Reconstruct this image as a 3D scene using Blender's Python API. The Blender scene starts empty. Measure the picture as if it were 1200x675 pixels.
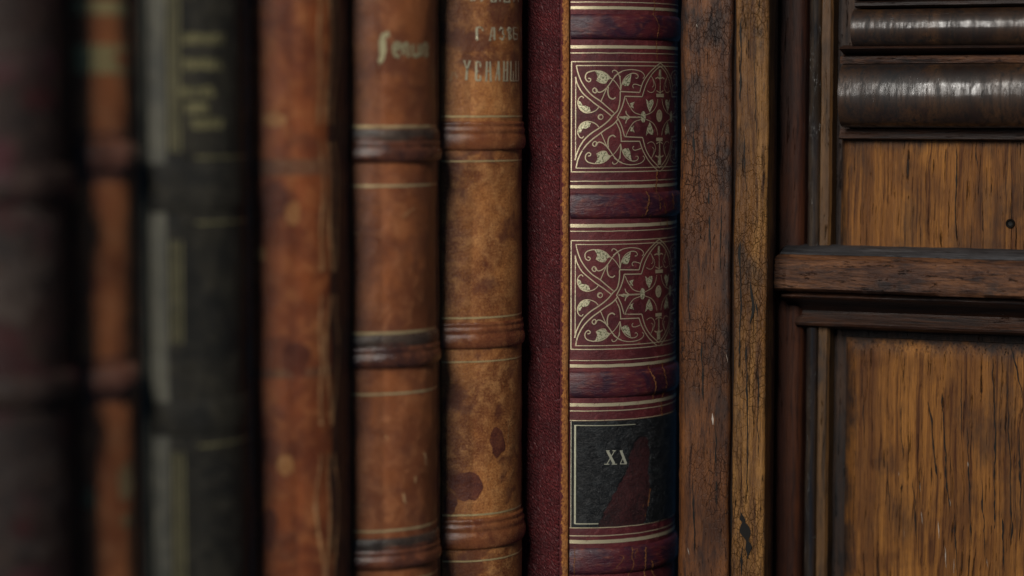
import bpy, bmesh, random
from math import *
from mathutils import Vector, noise
from mathutils.geometry import tessellate_polygon

random.seed(7)
K = 0.01                       # 1 Blender unit = 100 mm; everything below is in millimetres
S = bpy.context.scene
S.unit_settings.scale_length = 0.1
COL = S.collection

# ------------------------------------------------------------------ camera
F = 2600.0                     # focal length in pixels of a 1200 px wide frame
PHI, PITCH, CZ = radians(50), radians(4.8), 150.0
FW = Vector((sin(PHI)*cos(PITCH), cos(PHI)*cos(PITCH), -sin(PITCH)))
RT = Vector((cos(PHI), -sin(PHI), 0))
UP = RT.cross(FW)
D2 = (sin(PHI), cos(PHI))
CAM = Vector((0, 0, CZ))

def ray(u, v):
    return FW + RT*((u-600)/F) + UP*(-(v-337.5)/F)

def hpos(lat, dep):            # horizontal position from lateral / forward distance to the camera
    return (lat*RT.x + dep*D2[0], lat*RT.y + dep*D2[1])

# ------------------------------------------------------------------ node helpers
class NT:
    def __init__(s, name):
        s.m = bpy.data.materials.new(name); s.m.use_nodes = True
        s.n = s.m.node_tree.nodes; s.l = s.m.node_tree.links; s.n.clear()
        s.out = s.n.new('ShaderNodeOutputMaterial')
        s.b = s.n.new('ShaderNodeBsdfPrincipled')
        s.l.new(s.b.outputs[0], s.out.inputs[0])
    def co(s, kind='UV'):
        t = s.n.new('ShaderNodeTexCoord'); return t.outputs[kind]
    def map(s, v, sc, loc=(0,0,0), rot=(0,0,0)):
        t = s.n.new('ShaderNodeMapping'); s.l.new(v, t.inputs[0])
        t.inputs['Scale'].default_value = sc; t.inputs['Location'].default_value = loc
        t.inputs['Rotation'].default_value = rot
        return t.outputs[0]
    def noise(s, v, scale=1, det=4, rough=.55, dist=0, lac=2):
        t = s.n.new('ShaderNodeTexNoise'); s.l.new(v, t.inputs['Vector'])
        t.inputs['Scale'].default_value = scale; t.inputs['Detail'].default_value = det
        t.inputs['Roughness'].default_value = rough; t.inputs['Distortion'].default_value = dist
        t.inputs['Lacunarity'].default_value = lac
        return t.outputs[0]
    def vor(s, v, scale=1, feat='F1', rand=1):
        t = s.n.new('ShaderNodeTexVoronoi'); s.l.new(v, t.inputs['Vector'])
        t.feature = feat; t.inputs['Scale'].default_value = scale; t.inputs['Randomness'].default_value = rand
        return t.outputs['Distance']
    def ramp(s, v, a, b, lo=0., hi=1., ease=True):
        t = s.n.new('ShaderNodeMapRange'); t.interpolation_type = 'SMOOTHSTEP' if ease else 'LINEAR'
        s.l.new(v, t.inputs[0])
        for i, x in zip((1, 2, 3, 4), (a, b, lo, hi)): t.inputs[i].default_value = x
        return t.outputs[0]
    def math(s, op, a, b=None, c=None):
        t = s.n.new('ShaderNodeMath'); t.operation = op
        for i, x in enumerate((a, b, c)):
            if x is None: continue
            if isinstance(x, (int, float)): t.inputs[i].default_value = x
            else: s.l.new(x, t.inputs[i])
        return t.outputs[0]
    def mix(s, f, a, b, mode='MIX'):
        t = s.n.new('ShaderNodeMix'); t.data_type = 'RGBA'; t.blend_type = mode
        for i, x in ((0, f), (6, a), (7, b)):
            if isinstance(x, (int, float)): t.inputs[i].default_value = x
            elif isinstance(x, tuple): t.inputs[i].default_value = (*x, 1)
            else: s.l.new(x, t.inputs[i])
        return t.outputs[2]
    def warp(s, v, scale, amt):
        t = s.n.new('ShaderNodeTexNoise'); s.l.new(v, t.inputs['Vector']); t.inputs['Scale'].default_value = scale
        t.inputs['Detail'].default_value = 3
        a = s.n.new('ShaderNodeVectorMath'); a.operation = 'MULTIPLY_ADD'
        s.l.new(t.outputs[1], a.inputs[0]); a.inputs[1].default_value = (amt, amt, amt); s.l.new(v, a.inputs[2])
        return a.outputs[0]
    def sep(s, v):
        t = s.n.new('ShaderNodeSeparateXYZ'); s.l.new(v, t.inputs[0]); return t.outputs
    def comb(s, x, y, z):
        t = s.n.new('ShaderNodeCombineXYZ')
        for i, a in enumerate((x, y, z)):
            if isinstance(a, (int, float)): t.inputs[i].default_value = a
            else: s.l.new(a, t.inputs[i])
        return t.outputs[0]
    def bump(s, h, dist=.1, strength=1, prev=None):
        t = s.n.new('ShaderNodeBump'); s.l.new(h, t.inputs['Height'])
        t.inputs['Distance'].default_value = dist*K; t.inputs['Strength'].default_value = strength
        if prev is not None: s.l.new(prev, t.inputs['Normal'])
        return t.outputs[0]
    def fin(s, col, rough=.5, normal=None, metal=0, spec=.5, coat=0, coatr=.2):
        for k, x in (('Base Color', col), ('Roughness', rough), ('Metallic', metal)):
            if isinstance(x, tuple): s.b.inputs[k].default_value = (*x, 1)
            elif isinstance(x, (int, float)): s.b.inputs[k].default_value = x
            else: s.l.new(x, s.b.inputs[k])
        s.b.inputs['Specular IOR Level'].default_value = spec
        s.b.inputs['Coat Weight'].default_value = coat
        s.b.inputs['Coat Roughness'].default_value = coatr
        if normal is not None:
            s.l.new(normal, s.b.inputs['Normal'])
            if coat: s.l.new(normal, s.b.inputs['Coat Normal'])
        return s.m

# UV of every leather mesh is (arc length, height) in mm
def leather(name, base, dark, light, blot=.5, speck=.5, rough=.42, seed=0., grain=1., stains=0., stain_col=(.03,.008,.006),
            scratch=.4, fibre=0., spec=.5):
    t = NT(name); uv = t.map(t.co(), (1, 1, 1), (seed*37, seed*53, seed*11))
    n1 = t.noise(uv, .07, 5, .6, .6); n2 = t.noise(uv, .28, 5, .65, .4)
    c = t.mix(t.ramp(n1, .35, .65), base, dark)
    c = t.mix(t.math('MULTIPLY', t.ramp(n2, .45, .72), blot), c, light)
    n3 = t.noise(uv, 2.6, 6, .72)
    c = t.mix(t.math('MULTIPLY', t.ramp(n3, .45, .72), speck), c, dark)
    c = t.mix(t.math('MULTIPLY', t.ramp(n3, .55, .3), speck*.6), c, light)
    if fibre:                                   # woven-looking wear of rubbed calf
        f1 = t.noise(t.map(uv, (3.2, .55, 1)), 1, 4, .7); f2 = t.noise(t.map(uv, (.5, 2.6, 1)), 1, 4, .7)
        f = t.math('MAXIMUM', f1, f2)
        c = t.mix(t.math('MULTIPLY', t.ramp(f, .56, .72), fibre), c, light)
        c = t.mix(t.math('MULTIPLY', t.ramp(f, .52, .42), fibre), c, dark)
    if scratch:
        sc = t.noise(t.map(t.warp(uv, .2, 1.5), (1.6, .12, 1)), 1, 5, .7)
        c = t.mix(t.math('MULTIPLY', t.ramp(sc, .58, .75), scratch), c, dark)
        s2 = t.noise(t.map(t.warp(uv, .5, 1.2), (.55, .28, 1), (9, 4, 2)), 1, 6, .8)
        c = t.mix(t.math('MULTIPLY', t.ramp(s2, .66, .72), scratch), c, tuple(min(1, x*1.9+.02) for x in light))
    if stains:
        st = t.noise(t.warp(uv, .25, 5), .1, 3, .5)
        c = t.mix(t.math('MULTIPLY', t.ramp(st, .54, .66), stains), c, stain_col)
    fine = t.noise(uv, 5.5, 5, .75)
    h = t.math('ADD', t.math('MULTIPLY', n3, .6), t.math('MULTIPLY', n2, 1.3))
    nm = t.bump(fine, .07*grain, .8); nm = t.bump(h, .28*grain, .8, nm)
    r = t.ramp(n2, .3, .75, rough-.1, rough+.16, False)
    return t.fin(c, r, nm, spec=spec)

def red_spine_mat():
    t = NT('maroon_leather'); uv = t.co()
    n1 = t.noise(uv, .09, 4, .6, .5); n2 = t.noise(uv, .5, 6, .7, .3); n3 = t.noise(uv, 3.5, 5, .7)
    c = t.mix(t.ramp(n1, .3, .7), (.125, .02, .022), (.062, .010, .014))
    c = t.mix(t.math('MULTIPLY', t.ramp(n2, .5, .72), .55), c, (.24, .06, .06))
    c = t.mix(t.math('MULTIPLY', t.ramp(n3, .46, .66), .75), c, (.035, .006, .01))
    s2 = t.noise(t.map(t.warp(uv, .5, 1.2), (.7, .7, 1), (9, 4, 2)), 1, 6, .8)
    c = t.mix(t.math('MULTIPLY', t.ramp(s2, .67, .72), .7), c, (.34, .13, .06))
    nm = t.bump(t.noise(uv, 4, 5, .75), .13, .9); nm = t.bump(n2, .35, .9, nm)
    return t.fin(c, t.ramp(n2, .3, .7, .4, .6, False), nm, spec=.4)

def red_band_mat():
    t = NT('dark_maroon_band'); uv = t.co()
    n1 = t.noise(uv, .16, 5, .65, .8); n2 = t.noise(t.map(uv, (.35, 1.1, 1)), 1, 6, .7, .3); n3 = t.noise(uv, 3.5, 5, .7)
    c = t.mix(t.ramp(n1, .38, .62), (.085, .014, .018), (.032, .009, .02))
    c = t.mix(t.math('MULTIPLY', t.ramp(n2, .5, .74), .75), c, (.2, .055, .03))
    c = t.mix(t.math('MULTIPLY', t.ramp(n3, .48, .7), .6), c, (.018, .006, .014))
    nm = t.bump(t.noise(uv, 5, 5, .75), .08, .9); nm = t.bump(n2, .35, .8, nm)
    return t.fin(c, t.ramp(n2, .3, .7, .26, .5, False), nm, spec=.6)

def pebble_mat():
    t = NT('pebbled_maroon_leather'); uv = t.co()
    w = t.warp(uv, .7, .6)
    m = t.map(t.map(w, (1, 1, 1), rot=(0, 0, radians(-52))), (.62, 1.9, 1))
    v = t.vor(m, 1.25, 'SMOOTH_F1'); e = t.vor(m, 1.25, 'DISTANCE_TO_EDGE')
    n1 = t.noise(uv, .12, 4, .6); n3 = t.noise(uv, 2.2, 5, .7)
    c = t.mix(t.ramp(n1, .35, .65), (.14, .019, .021), (.085, .012, .015))
    c = t.mix(t.ramp(e, .0, .14, .6, 0), c, (.014, .004, .007))
    c = t.mix(t.math('MULTIPLY', t.ramp(n3, .5, .72), .12), c, (.2, .04, .035))
    h = t.math('SUBTRACT', t.ramp(e, 0, .35), t.math('MULTIPLY', v, .5))
    nm = t.bump(h, .42, 1); nm = t.bump(n3, .04, .6, nm)
    return t.fin(c, .5, nm, spec=.4)

def worn_mat():                # rubbed orange-tan hinge
    t = NT('rubbed_tan_leather'); uv = t.co()
    n = t.noise(t.map(uv, (1.2, .7, 1)), 1.4, 6, .75, .3); n1 = t.noise(uv, .16, 3)
    c = t.mix(t.ramp(n, .38, .66), (.5, .2, .055), (.16, .045, .016))
    c = t.mix(t.math('MULTIPLY', t.ramp(n1, .5, .7), .6), c, (.42, .2, .075))
    c = t.mix(t.ramp(t.noise(uv, 3.2, 4, .7), .56, .66), c, (.02, .008, .006))
    x = t.math('SUBTRACT', t.sep(uv)[0], 13.0)
    rag = t.math('ADD', x, t.math('MULTIPLY', t.math('SUBTRACT', t.noise(t.map(uv, (1, .8, 1)), .8, 5, .7), .5), 2.6))
    c = t.mix(t.ramp(rag, 3.0, 3.3), c, (.1, .018, .02))
    return t.fin(c, .7, t.bump(n, .5, 1), spec=.25)

def gold_mat(name, col=(.62, .55, .36), wear=.5, leather_c=(.10, .02, .03), metal=.55, rough=.4):
    t = NT(name); uv = t.co()
    n = t.noise(uv, 3.2, 6, .8); n2 = t.noise(uv, .35, 4, .7, .4); n3 = t.noise(uv, 7.5, 3, .7)
    w = t.math('ADD', t.math('MULTIPLY', n, .52), t.math('MULTIPLY', n2, .48))
    f = t.ramp(w, .66-.2*wear, .74-.2*wear)
    c = t.mix(t.ramp(n3, .35, .65), col, tuple(x*.72 for x in col))
    c = t.mix(f, c, leather_c)
    mt = t.math('MULTIPLY', t.math('SUBTRACT', 1, f), metal)
    return t.fin(c, rough, t.bump(n, .1, .8), mt)

def leaf_mat():
    t = NT('hatched_gilt'); uv = t.co()
    n = t.noise(t.map(uv, (1, 1, 1), rot=(0, 0, .6)), 2.3, 3, .6)
    c = t.mix(t.ramp(n, .5, .57), (.62, .57, .38), (.2, .2, .11))
    return t.fin(c, .42, t.bump(n, .12, 1), .5)

# wood: object coordinates, x across, z along the grain by default; grain=(gx, gz) is stretched
def wood(name, base, dark, light, gx=1.0, gz=.05, axis='Z', rough=.38, pores=.7, grime=.4, crackle=0., coat=.3, seed=0., spec=.5,
         scuff=.25, grime_col=(.008, .009, .011), gsc=.03, bumpd=.35, border=False, coatr=None, fineb=.06):
    t = NT(name); v = t.map(t.co('Object'), (100, 100, 100), (seed*31, seed*17, seed*23))
    st = (gx, gx, gz) if axis == 'Z' else (gz, gx, gx)
    w = t.warp(v, .04, 2.4)
    g1 = t.noise(t.map(w, st), .32, 5, .6, .3); g2 = t.noise(t.map(w, st), 1.1, 6, .7, .2); g3 = t.noise(t.map(v, st), 3.4, 4, .7)
    c = t.mix(t.ramp(g1, .35, .65), base, light)
    c = t.mix(t.ramp(g2, .46, .68), c, dark)
    g0 = t.noise(t.map(w, st, (11, 2, 8)), .1, 3, .5, .5)
    c = t.mix(t.math('MULTIPLY', t.ramp(g0, .48, .62), .5), c, dark)
    lz = t.noise(v, .05, 4, .6, .5)
    c = t.mix(t.math('MULTIPLY', t.ramp(lz, .42, .68), .55), c, dark)
    p = t.noise(t.map(w, tuple(x*(1.6 if i != (2 if axis == 'Z' else 0) else 2.2) for i, x in enumerate(st)), (5, 3, 1)), 1.0, 4, .75)
    pf = t.ramp(p, .60, .67)
    c = t.mix(t.math('MULTIPLY', pf, pores), c, (.012, .008, .006))
    c = t.mix(t.math('MULTIPLY', t.ramp(g3, .45, .68), .55), c, dark)
    g4 = t.noise(t.map(v, st, (7, 1, 3)), 7.5, 3, .7)
    c = t.mix(t.math('MULTIPLY', t.ramp(g4, .55, .66), .55*pores), c, (.015, .009, .006))
    gr = t.noise(t.map(t.warp(v, .1, 4), (1, 1, .45) if axis == 'Z' else (.45, 1, 1)), gsc*1.6, 5, .65)
    c = t.mix(t.math('MULTIPLY', t.ramp(gr, .5, .66), grime), c, grime_col)
    h = t.math('SUBTRACT', t.math('MULTIPLY', g2, .7), t.math('MULTIPLY', pf, .8))
    if crackle:
        wv = t.warp(t.map(v, (1, 1, .62)), .6, .9)
        e1 = t.vor(wv, .62, 'DISTANCE_TO_EDGE'); e2 = t.vor(t.warp(wv, 1.3, .5), 1.4, 'DISTANCE_TO_EDGE')
        msk = t.ramp(t.noise(v, .045, 3, .5), .38, .6, .12, 1)
        k = t.math('MULTIPLY', t.math('MAXIMUM', t.ramp(e1, .0, .05, 1, 0), t.math('MULTIPLY', t.ramp(e2, 0, .05, 1, 0), .5)), t.math('MULTIPLY', msk, t.ramp(t.noise(v, .5, 4, .7), .3, .6, .15, 1)))
        c = t.mix(t.math('MULTIPLY', k, crackle), c, (.012, .008, .007))
        h = t.math('SUBTRACT', h, t.math('MULTIPLY', k, .9))
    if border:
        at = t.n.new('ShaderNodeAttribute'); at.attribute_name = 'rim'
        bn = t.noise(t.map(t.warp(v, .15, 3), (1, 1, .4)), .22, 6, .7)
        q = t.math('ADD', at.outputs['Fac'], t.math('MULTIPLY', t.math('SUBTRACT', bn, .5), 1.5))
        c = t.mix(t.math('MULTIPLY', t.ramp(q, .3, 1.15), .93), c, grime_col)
    sf = t.noise(t.warp(v, .6, 1), .42, 6, .8)
    c = t.mix(t.math('MULTIPLY', t.ramp(sf, .7, .74), scuff), c, (.4, .34, .27))
    nm = t.bump(h, bumpd, .9); nm = t.bump(g3, fineb, .8, nm)
    m = t.fin(c, t.ramp(g2, .3, .7, rough-.08, rough+.16, False), nm, spec=spec, coat=coat, coatr=coatr or rough*.6)
    if coatr:                                   # wax worn off along the grain
        cw = t.math('MULTIPLY', t.ramp(g2, .36, .6, 1, .12), t.ramp(g4, .42, .62, 1, .35))
        t.l.new(cw, t.b.inputs['Coat Weight'])
        t.l.new(t.ramp(g1, .35, .65, coatr, coatr*1.8), t.b.inputs['Coat Roughness'])
    return m

# ------------------------------------------------------------------ mesh helpers
def link(name, me, parent, mat, smooth=True):
    o = bpy.data.objects.new(name, me); COL.objects.link(o)
    if mat: me.materials.append(mat)
    if smooth:
        me.polygons.foreach_set('use_smooth', [True]*len(me.polygons))
    if parent: o.parent = parent
    return o

def mesh_from(name, verts, faces, uvs, parent, mat, smooth=True, origin=None, rot=None):
    """verts in world mm; uvs per vertex; parent empties are unrotated unless given"""
    me = bpy.data.meshes.new(name)
    po = parent_origin(parent)
    me.from_pydata([((x-po[0])*K, (y-po[1])*K, (z-po[2])*K) for x, y, z in verts], [], faces)
    if uvs:
        ul = me.uv_layers.new(name='UVMap')
        for lp in me.loops: ul.data[lp.index].uv = uvs[lp.vertex_index]
    me.update()
    return link(name, me, parent, mat, smooth)

ORG = {}
def parent_origin(p):
    return ORG.get(p.name, (0, 0, 0)) if p else (0, 0, 0)
def thing(name, label, cat, org, group=None):
    o = bpy.data.objects.new(name, None); COL.objects.link(o)
    o.empty_display_size = .1
    o.location = tuple(a*K for a in org); ORG[o.name] = org
    o['label'] = label; o['category'] = cat
    if group: o['group'] = group
    return o
def child(o, parent):
    """register a mesh child's origin (same as its parent's) so sub-parts can hang from it"""
    ORG[o.name] = parent_origin(parent); return o

def catmull(pts, step=.6):
    if len(pts) < 3:
        n = max(2, int(hypot(pts[1][0]-pts[0][0], pts[1][1]-pts[0][1])/step)+1)
        return [(pts[0][0]+(pts[1][0]-pts[0][0])*i/n, pts[0][1]+(pts[1][1]-pts[0][1])*i/n) for i in range(n+1)]
    P = [pts[0]]+list(pts)+[pts[-1]]; out = []
    for i in range(1, len(P)-2):
        a, b, c, d = P[i-1], P[i], P[i+1], P[i+2]
        n = max(2, int(hypot(c[0]-b[0], c[1]-b[1])/step)+1)
        for k in range(n):
            t = k/n
            out.append(tuple(.5*(2*b[j]+(c[j]-a[j])*t+(2*a[j]-5*b[j]+4*c[j]-d[j])*t*t+(3*b[j]-a[j]-3*c[j]+d[j])*t**3) for j in (0, 1)))
    out.append(pts[-1]); return out

# ------------------------------------------------------------------ books
class Book:
    def __init__(s, cx, cy, R, h, H, org_name, label, group, rough=.12, seed=0, tilt=0):
        s.cx, s.cy, s.R, s.h, s.H, s.seed, s.rough = cx, cy, R, h, H, seed, rough
        s.root = thing(org_name, label, 'book', (cx, cy, 0), group); s.k = 0
    def disp(s, th, z):
        a = s.R*th
        return s.rough*(noise.noise(Vector((a*.07+s.seed*9, z*.035, s.seed)))*1.6+noise.noise(Vector((a*.3, z*.25, s.seed+5)))*.5)
    def P(s, th, z, off=0):
        r = s.R+off+s.disp(th, z)
        return (s.cx+r*sin(th), s.cy-r*cos(th), z)
    def hit(s, u, v, clamp=True):
        d = ray(u, v); a = d.x*d.x+d.y*d.y; b = -(d.x*s.cx+d.y*s.cy); c = s.cx**2+s.cy**2-s.R**2
        q = b*b-a*c
        t = (-b-sqrt(max(0, q)))/a
        p = CAM+d*t
        return (s.R*atan2(p.x-s.cx, -(p.y-s.cy)), p.z)
    def z(s, u, v): return s.hit(u, v)[1]
    def grid(s, name, s0, s1, zs, offs, mat, n=40, parent=None, endoff=None, s0f=None, s1f=None, colf=None, offf=None, skip=None):
        V, UVs, Fc = [], [], []
        for j, zz in enumerate(zs):
            a0 = s0f(zz) if s0f else s0
            a1 = s1f(zz) if s1f else s1
            for i in range(n+1):
                a = a0+(a1-a0)*i/n; o = offs[j] if offs else 0
                if endoff: o = o*endoff(i/n)
                if colf: a = colf(i, zz)
                if offf: o = offf(i, zz)
                V.append(s.P(a/s.R, zz, o)); UVs.append((a+s.seed*40, zz))
        for j in range(len(zs)-1):
            for i in range(n):
                if skip and skip(i, zs[j]): continue
                q = j*(n+1)+i; Fc.append((q, q+1, q+n+2, q+n+1))
        return mesh_from(name, V, Fc, UVs, parent or s.root, mat)
    def body(s, spine_mat, cover_mat, hinge_mat=None, board=2.7, depth=150, nosew=1.0):
        n, nz = 56, 170; L = s.R*s.h
        zs = [s.H*j/nz for j in range(nz+1)]
        V, U, Fc = [], [], []
        for zz in zs:
            for i in range(n+1):
                a = -L+2*L*i/n; V.append(s.P(a/s.R, zz)); U.append((a+s.seed*40, zz))
        for j in range(nz):
            for i in range(n):
                q = j*(n+1)+i; Fc.append((q, q+1, q+n+2, q+n+1))
        # flat back and ends close the shell
        jy = s.cy-s.R*cos(s.h); b = len(V)
        for zz in (0, s.H):
            V += [(s.cx+s.R*sin(s.h)*.98, jy+2.5, zz), (s.cx-s.R*sin(s.h)*.98, jy+2.5, zz)]; U += [(0, 0)]*2
        t0 = nz*(n+1)
        Fc += [tuple(range(n, -1, -1))+(b+1, b), tuple(range(t0, t0+n+1))+(b+2, b+3)]
        Fc += [(b, b+1, b+3, b+2), (n, b, b+2, t0+n), (b+1, 0, t0, b+3)]
        sp = child(mesh_from('spine', V, Fc, U, s.root, spine_mat), s.root)
        s.spine = sp
        for sg in (-1, 1):
            jx = s.cx+sg*s.R*sin(s.h)
            nose = [(.1, .9), (.25, .25), (.6, -.1), (1.1, -.22), (1.7, -.05), (2.25, .4), (2.55, 1.0)]
            prof = [(jx+sg*a*board/2.7, jy+y*nosew) for a, y in nose]
            flat = [(jx+sg*board, jy+y) for y in (1.9, 3, 5, 8, 12, 18, 30, 60, depth)]
            inner = [(jx+sg*.2, jy+depth), (jx+sg*.2, jy+3)]
            for nm, ring, mt in (('hinge', prof, hinge_mat or cover_mat), ('cover', [prof[-1]]+flat+inner, cover_mat)):
                nzc = 110; V, U, Fc = [], [], []; acc = [0]
                for i in range(1, len(ring)): acc.append(acc[-1]+hypot(ring[i][0]-ring[i-1][0], ring[i][1]-ring[i-1][1]))
                for j in range(nzc+1):
                    zz = -2+(s.H+4)*j/nzc if nm == 'cover' else s.H*j/nzc
                    for i, (x, y) in enumerate(ring):
                        w = .16*noise.noise(Vector((x*.5, zz*.12, s.seed+3)))+.12*noise.noise(Vector((x, zz*.6, s.seed))) if y < jy+40 else 0
                        V.append((x-sg*w*.5, y+w, max(zz, 0))); U.append((acc[i]+s.seed*13, zz))
                m = len(ring)
                for j in range(nzc):
                    for i in range(m-1):
                        q = j*m+i; f = (q, q+1, q+m+1, q+m); Fc.append(f if sg > 0 else f[::-1])
                if nm == 'cover':
                    for j in range(nzc):
                        q = j*m; f = (q+m-1, q, q+m, q+2*m-1); Fc.append(f if sg > 0 else f[::-1])
                    Fc += [tuple(range(m)), tuple(range(nzc*m, nzc*m+m))]
                mesh_from(nm, V, Fc, U, s.root, mt, smooth=True)
    def raised(s, u, v0, v1, height, mat, prof='flat', tilt=0, ext=1.0, name='raised_band'):
        z0, z1 = s.z(u, v1), s.z(u, v0); n = 22; L = s.R*s.h*ext
        zs, offs = [], []
        for k in range(n+1):
            t = k/n; zs.append(z0+(z1-z0)*t)
            if prof == 'flat': o = height*min(1, (1-abs(2*t-1)**6)*1.0)*(1-.25*abs(2*t-1)**2)
            elif prof == 'round': o = height*sqrt(max(0, 1-(2*t-1)**2))
            else: # ridged: one fat lower cord and two fine ones above
                o = height*max(sqrt(max(0, 1-((t-.3)/.3)**2)), .72*sqrt(max(0, 1-((t-.68)/.14)**2)), .5*sqrt(max(0, 1-((t-.9)/.1)**2)))
            offs.append(o-.12 if k in (0, n) else o+.02)
        return child(s.grid(name, -L, L, zs, offs, mat, 60, endoff=lambda q: 1+.35*noise.noise(Vector((q*5, z0, s.seed)))), s.root)
    def ribbon(s, pts, w, bm, uvl, lift, mirror=None):
        """pts: list of (arc, z) in mm"""
        if len(pts) < 2: return
        vs = []
        for i, p in enumerate(pts):
            a = pts[max(0, i-1)]; b = pts[min(len(pts)-1, i+1)]
            dx, dz = b[0]-a[0], b[1]-a[1]; L = hypot(dx, dz) or 1e-6
            nx, nz = -dz/L*w/2, dx/L*w/2
            row = []
            for sg in (-1, 1):
                q = (p[0]+sg*nx, p[1]+sg*nz)
                vv = bm.verts.new(s.P(q[0]/s.R, q[1], lift)); row.append((vv, q))
            vs.append(row)
        for i in range(len(vs)-1):
            quad = [vs[i][0], vs[i+1][0], vs[i+1][1], vs[i][1]]
            f = bm.faces.new([q[0] for q in quad])
            for lp, q in zip(f.loops, quad): lp[uvl].uv = (q[1][0]+s.seed*40, q[1][1])
    def fill(s, pts, bm, uvl, lift):
        tb = bmesh.new(); vv = [tb.verts.new((x, z, 0)) for x, z in pts]
        for tri in tessellate_polygon([[Vector((x, z, 0)) for x, z in pts]]):
            try: tb.faces.new([vv[i] for i in tri])
            except ValueError: pass
        for _ in range(2):
            es = [e for e in tb.edges if e.calc_length() > .45]
            if es: bmesh.ops.subdivide_edges(tb, edges=es, cuts=1)
            bmesh.ops.triangulate(tb, faces=tb.faces[:])
        mp = {}
        for v in tb.verts: mp[v.index if v.index >= 0 else v] = None
        tb.verts.index_update(); nv = [bm.verts.new(s.P(v.co.x/s.R, v.co.y, lift)) for v in tb.verts]
        for f in tb.faces:
            g = bm.faces.new([nv[v.index] for v in f.verts])
            for lp, v in zip(g.loops, f.verts): lp[uvl].uv = (v.co.x+s.seed*40, v.co.y)
        tb.free()
    def foil(s, name, strokes, mat, fills=(), fillmat=None, space='px', parent=None, mirror=None, dz=0, lift=.05, smooth=True):
        """strokes: (points, width mm); 'px' points are traced on the visible face and then live on the leather"""
        bm = bmesh.new(); uvl = bm.loops.layers.uv.new('UVMap'); k = 0
        def cv(pts): return [s.hit(*p) for p in pts] if space == 'px' else pts
        def put(pts, w, sm=True):
            nonlocal k
            q = catmull(pts, .5) if sm else [p for i in range(len(pts)-1) for p in catmull([pts[i], pts[i+1]], .5)]
            q = [(a, z+dz) for a, z in q]
            s.ribbon(q, w, bm, uvl, lift+.006*(k % 9)); k += 1
        def dofill(pts):
            q = [(a, z+dz) for a, z in pts]
            n0 = len(bm.faces); s.fill(q, bm, uvl, lift-.015); bm.faces.ensure_lookup_table()
            for f in bm.faces[n0:]: f.material_index = 1 if fillmat else 0
        for st in strokes:
            pts = cv(st[0]); sm = st[2] if len(st) > 2 else True
            put(pts, st[1], sm)
            if mirror is not None and (len(st) < 4 or st[3]): put([(2*mirror-a, z) for a, z in pts], st[1], sm)
        for pts in fills:
            pts = cv(pts); dofill(pts)
            if mirror is not None: dofill([(2*mirror-a, z) for a, z in pts])
        bmesh.ops.recalc_face_normals(bm, faces=bm.faces[:])
        me = bpy.data.meshes.new(name)
        po = parent_origin(parent or s.root)
        for v in bm.verts: v.co = ((v.co.x-po[0])*K, (v.co.y-po[1])*K, (v.co.z-po[2])*K)
        bm.to_mesh(me); bm.free()
        o = link(name, me, parent or s.root, mat, True)
        if fillmat: me.materials.append(fillmat)
        return o
    def hline(s, u, v, w_px, mat, name='gilt_line', a0=-1, a1=1, lift=.05, off=0):
        z = s.z(u, v); w = w_px*.2; L = s.R*s.h
        pts = [(L*a0+(a1-a0)*L*i/60, z+.06*noise.noise(Vector((i*.3, z, 1)))) for i in range(61)]
        return s.foil(name, [(pts, w)], mat, space='mm', lift=lift+off)

GROUP = 'old books standing in a row'
FL = []
def cyl_solve(u, t, h, crown, xl):
    R = (t/2-2.7)/sin(h)
    lo, hi = -60., 60.
    for _ in range(60):
        m = (lo+hi)/2; x = xl-t/2; y = crown+m+R
        lat = x*RT.x+y*RT.y; dep = x*D2[0]+y*D2[1]
        if 600+F*tan(atan2(lat, dep)+asin(R/hypot(lat, dep))) > u: lo = m
        else: hi = m
    return x, y, R, crown+m, xl-t

H60 = radians(60)
R0 = 22.6; Dc = 520+R0; ac = atan(193/F)-asin(R0/Dc)
rcx, rcy = hpos(Dc*sin(ac), Dc*cos(ac))
g_red = gold_mat('pale_gilt', (.72, .62, .4), .55, (.10, .02, .03))
red = Book(rcx, rcy, R0, H60, 236, 'red_book', 'maroon book with gilt arabesque panels and a torn black numeral label, beside the post', GROUP, rough=.07, seed=1)
m_red = red_spine_mat(); m_rband = red_band_mat(); m_peb = pebble_mat(); m_worn = worn_mat()
red.body(m_red, m_peb, m_worn, depth=140)
crown, xl = rcy-R0, rcx-R0*sin(H60)-2.7

# raised bands and gilt rules of the red book
UA = 684
for v0, v1 in ((-60, -28), (16, 46.5), (226, 257), (435, 467), (642, 674)):
    b = red.raised(UA, v0, v1, .95, m_rband, 'flat', ext=.995)
for v, w in ((2.3, 1), (9, 3.4), (54.8, 3.6), (62, 1), (212.3, 1), (218.8, 3.6), (264.6, 4), (271, 1), (422.5, 1), (429, 3.7), (474.6, 4), (481.7, 1.1),
             (492.8, 1.0), (618.6, 1.1), (628, 1.1), (635, 4.3)):
    red.hline(UA, v, w, g_red)

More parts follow.
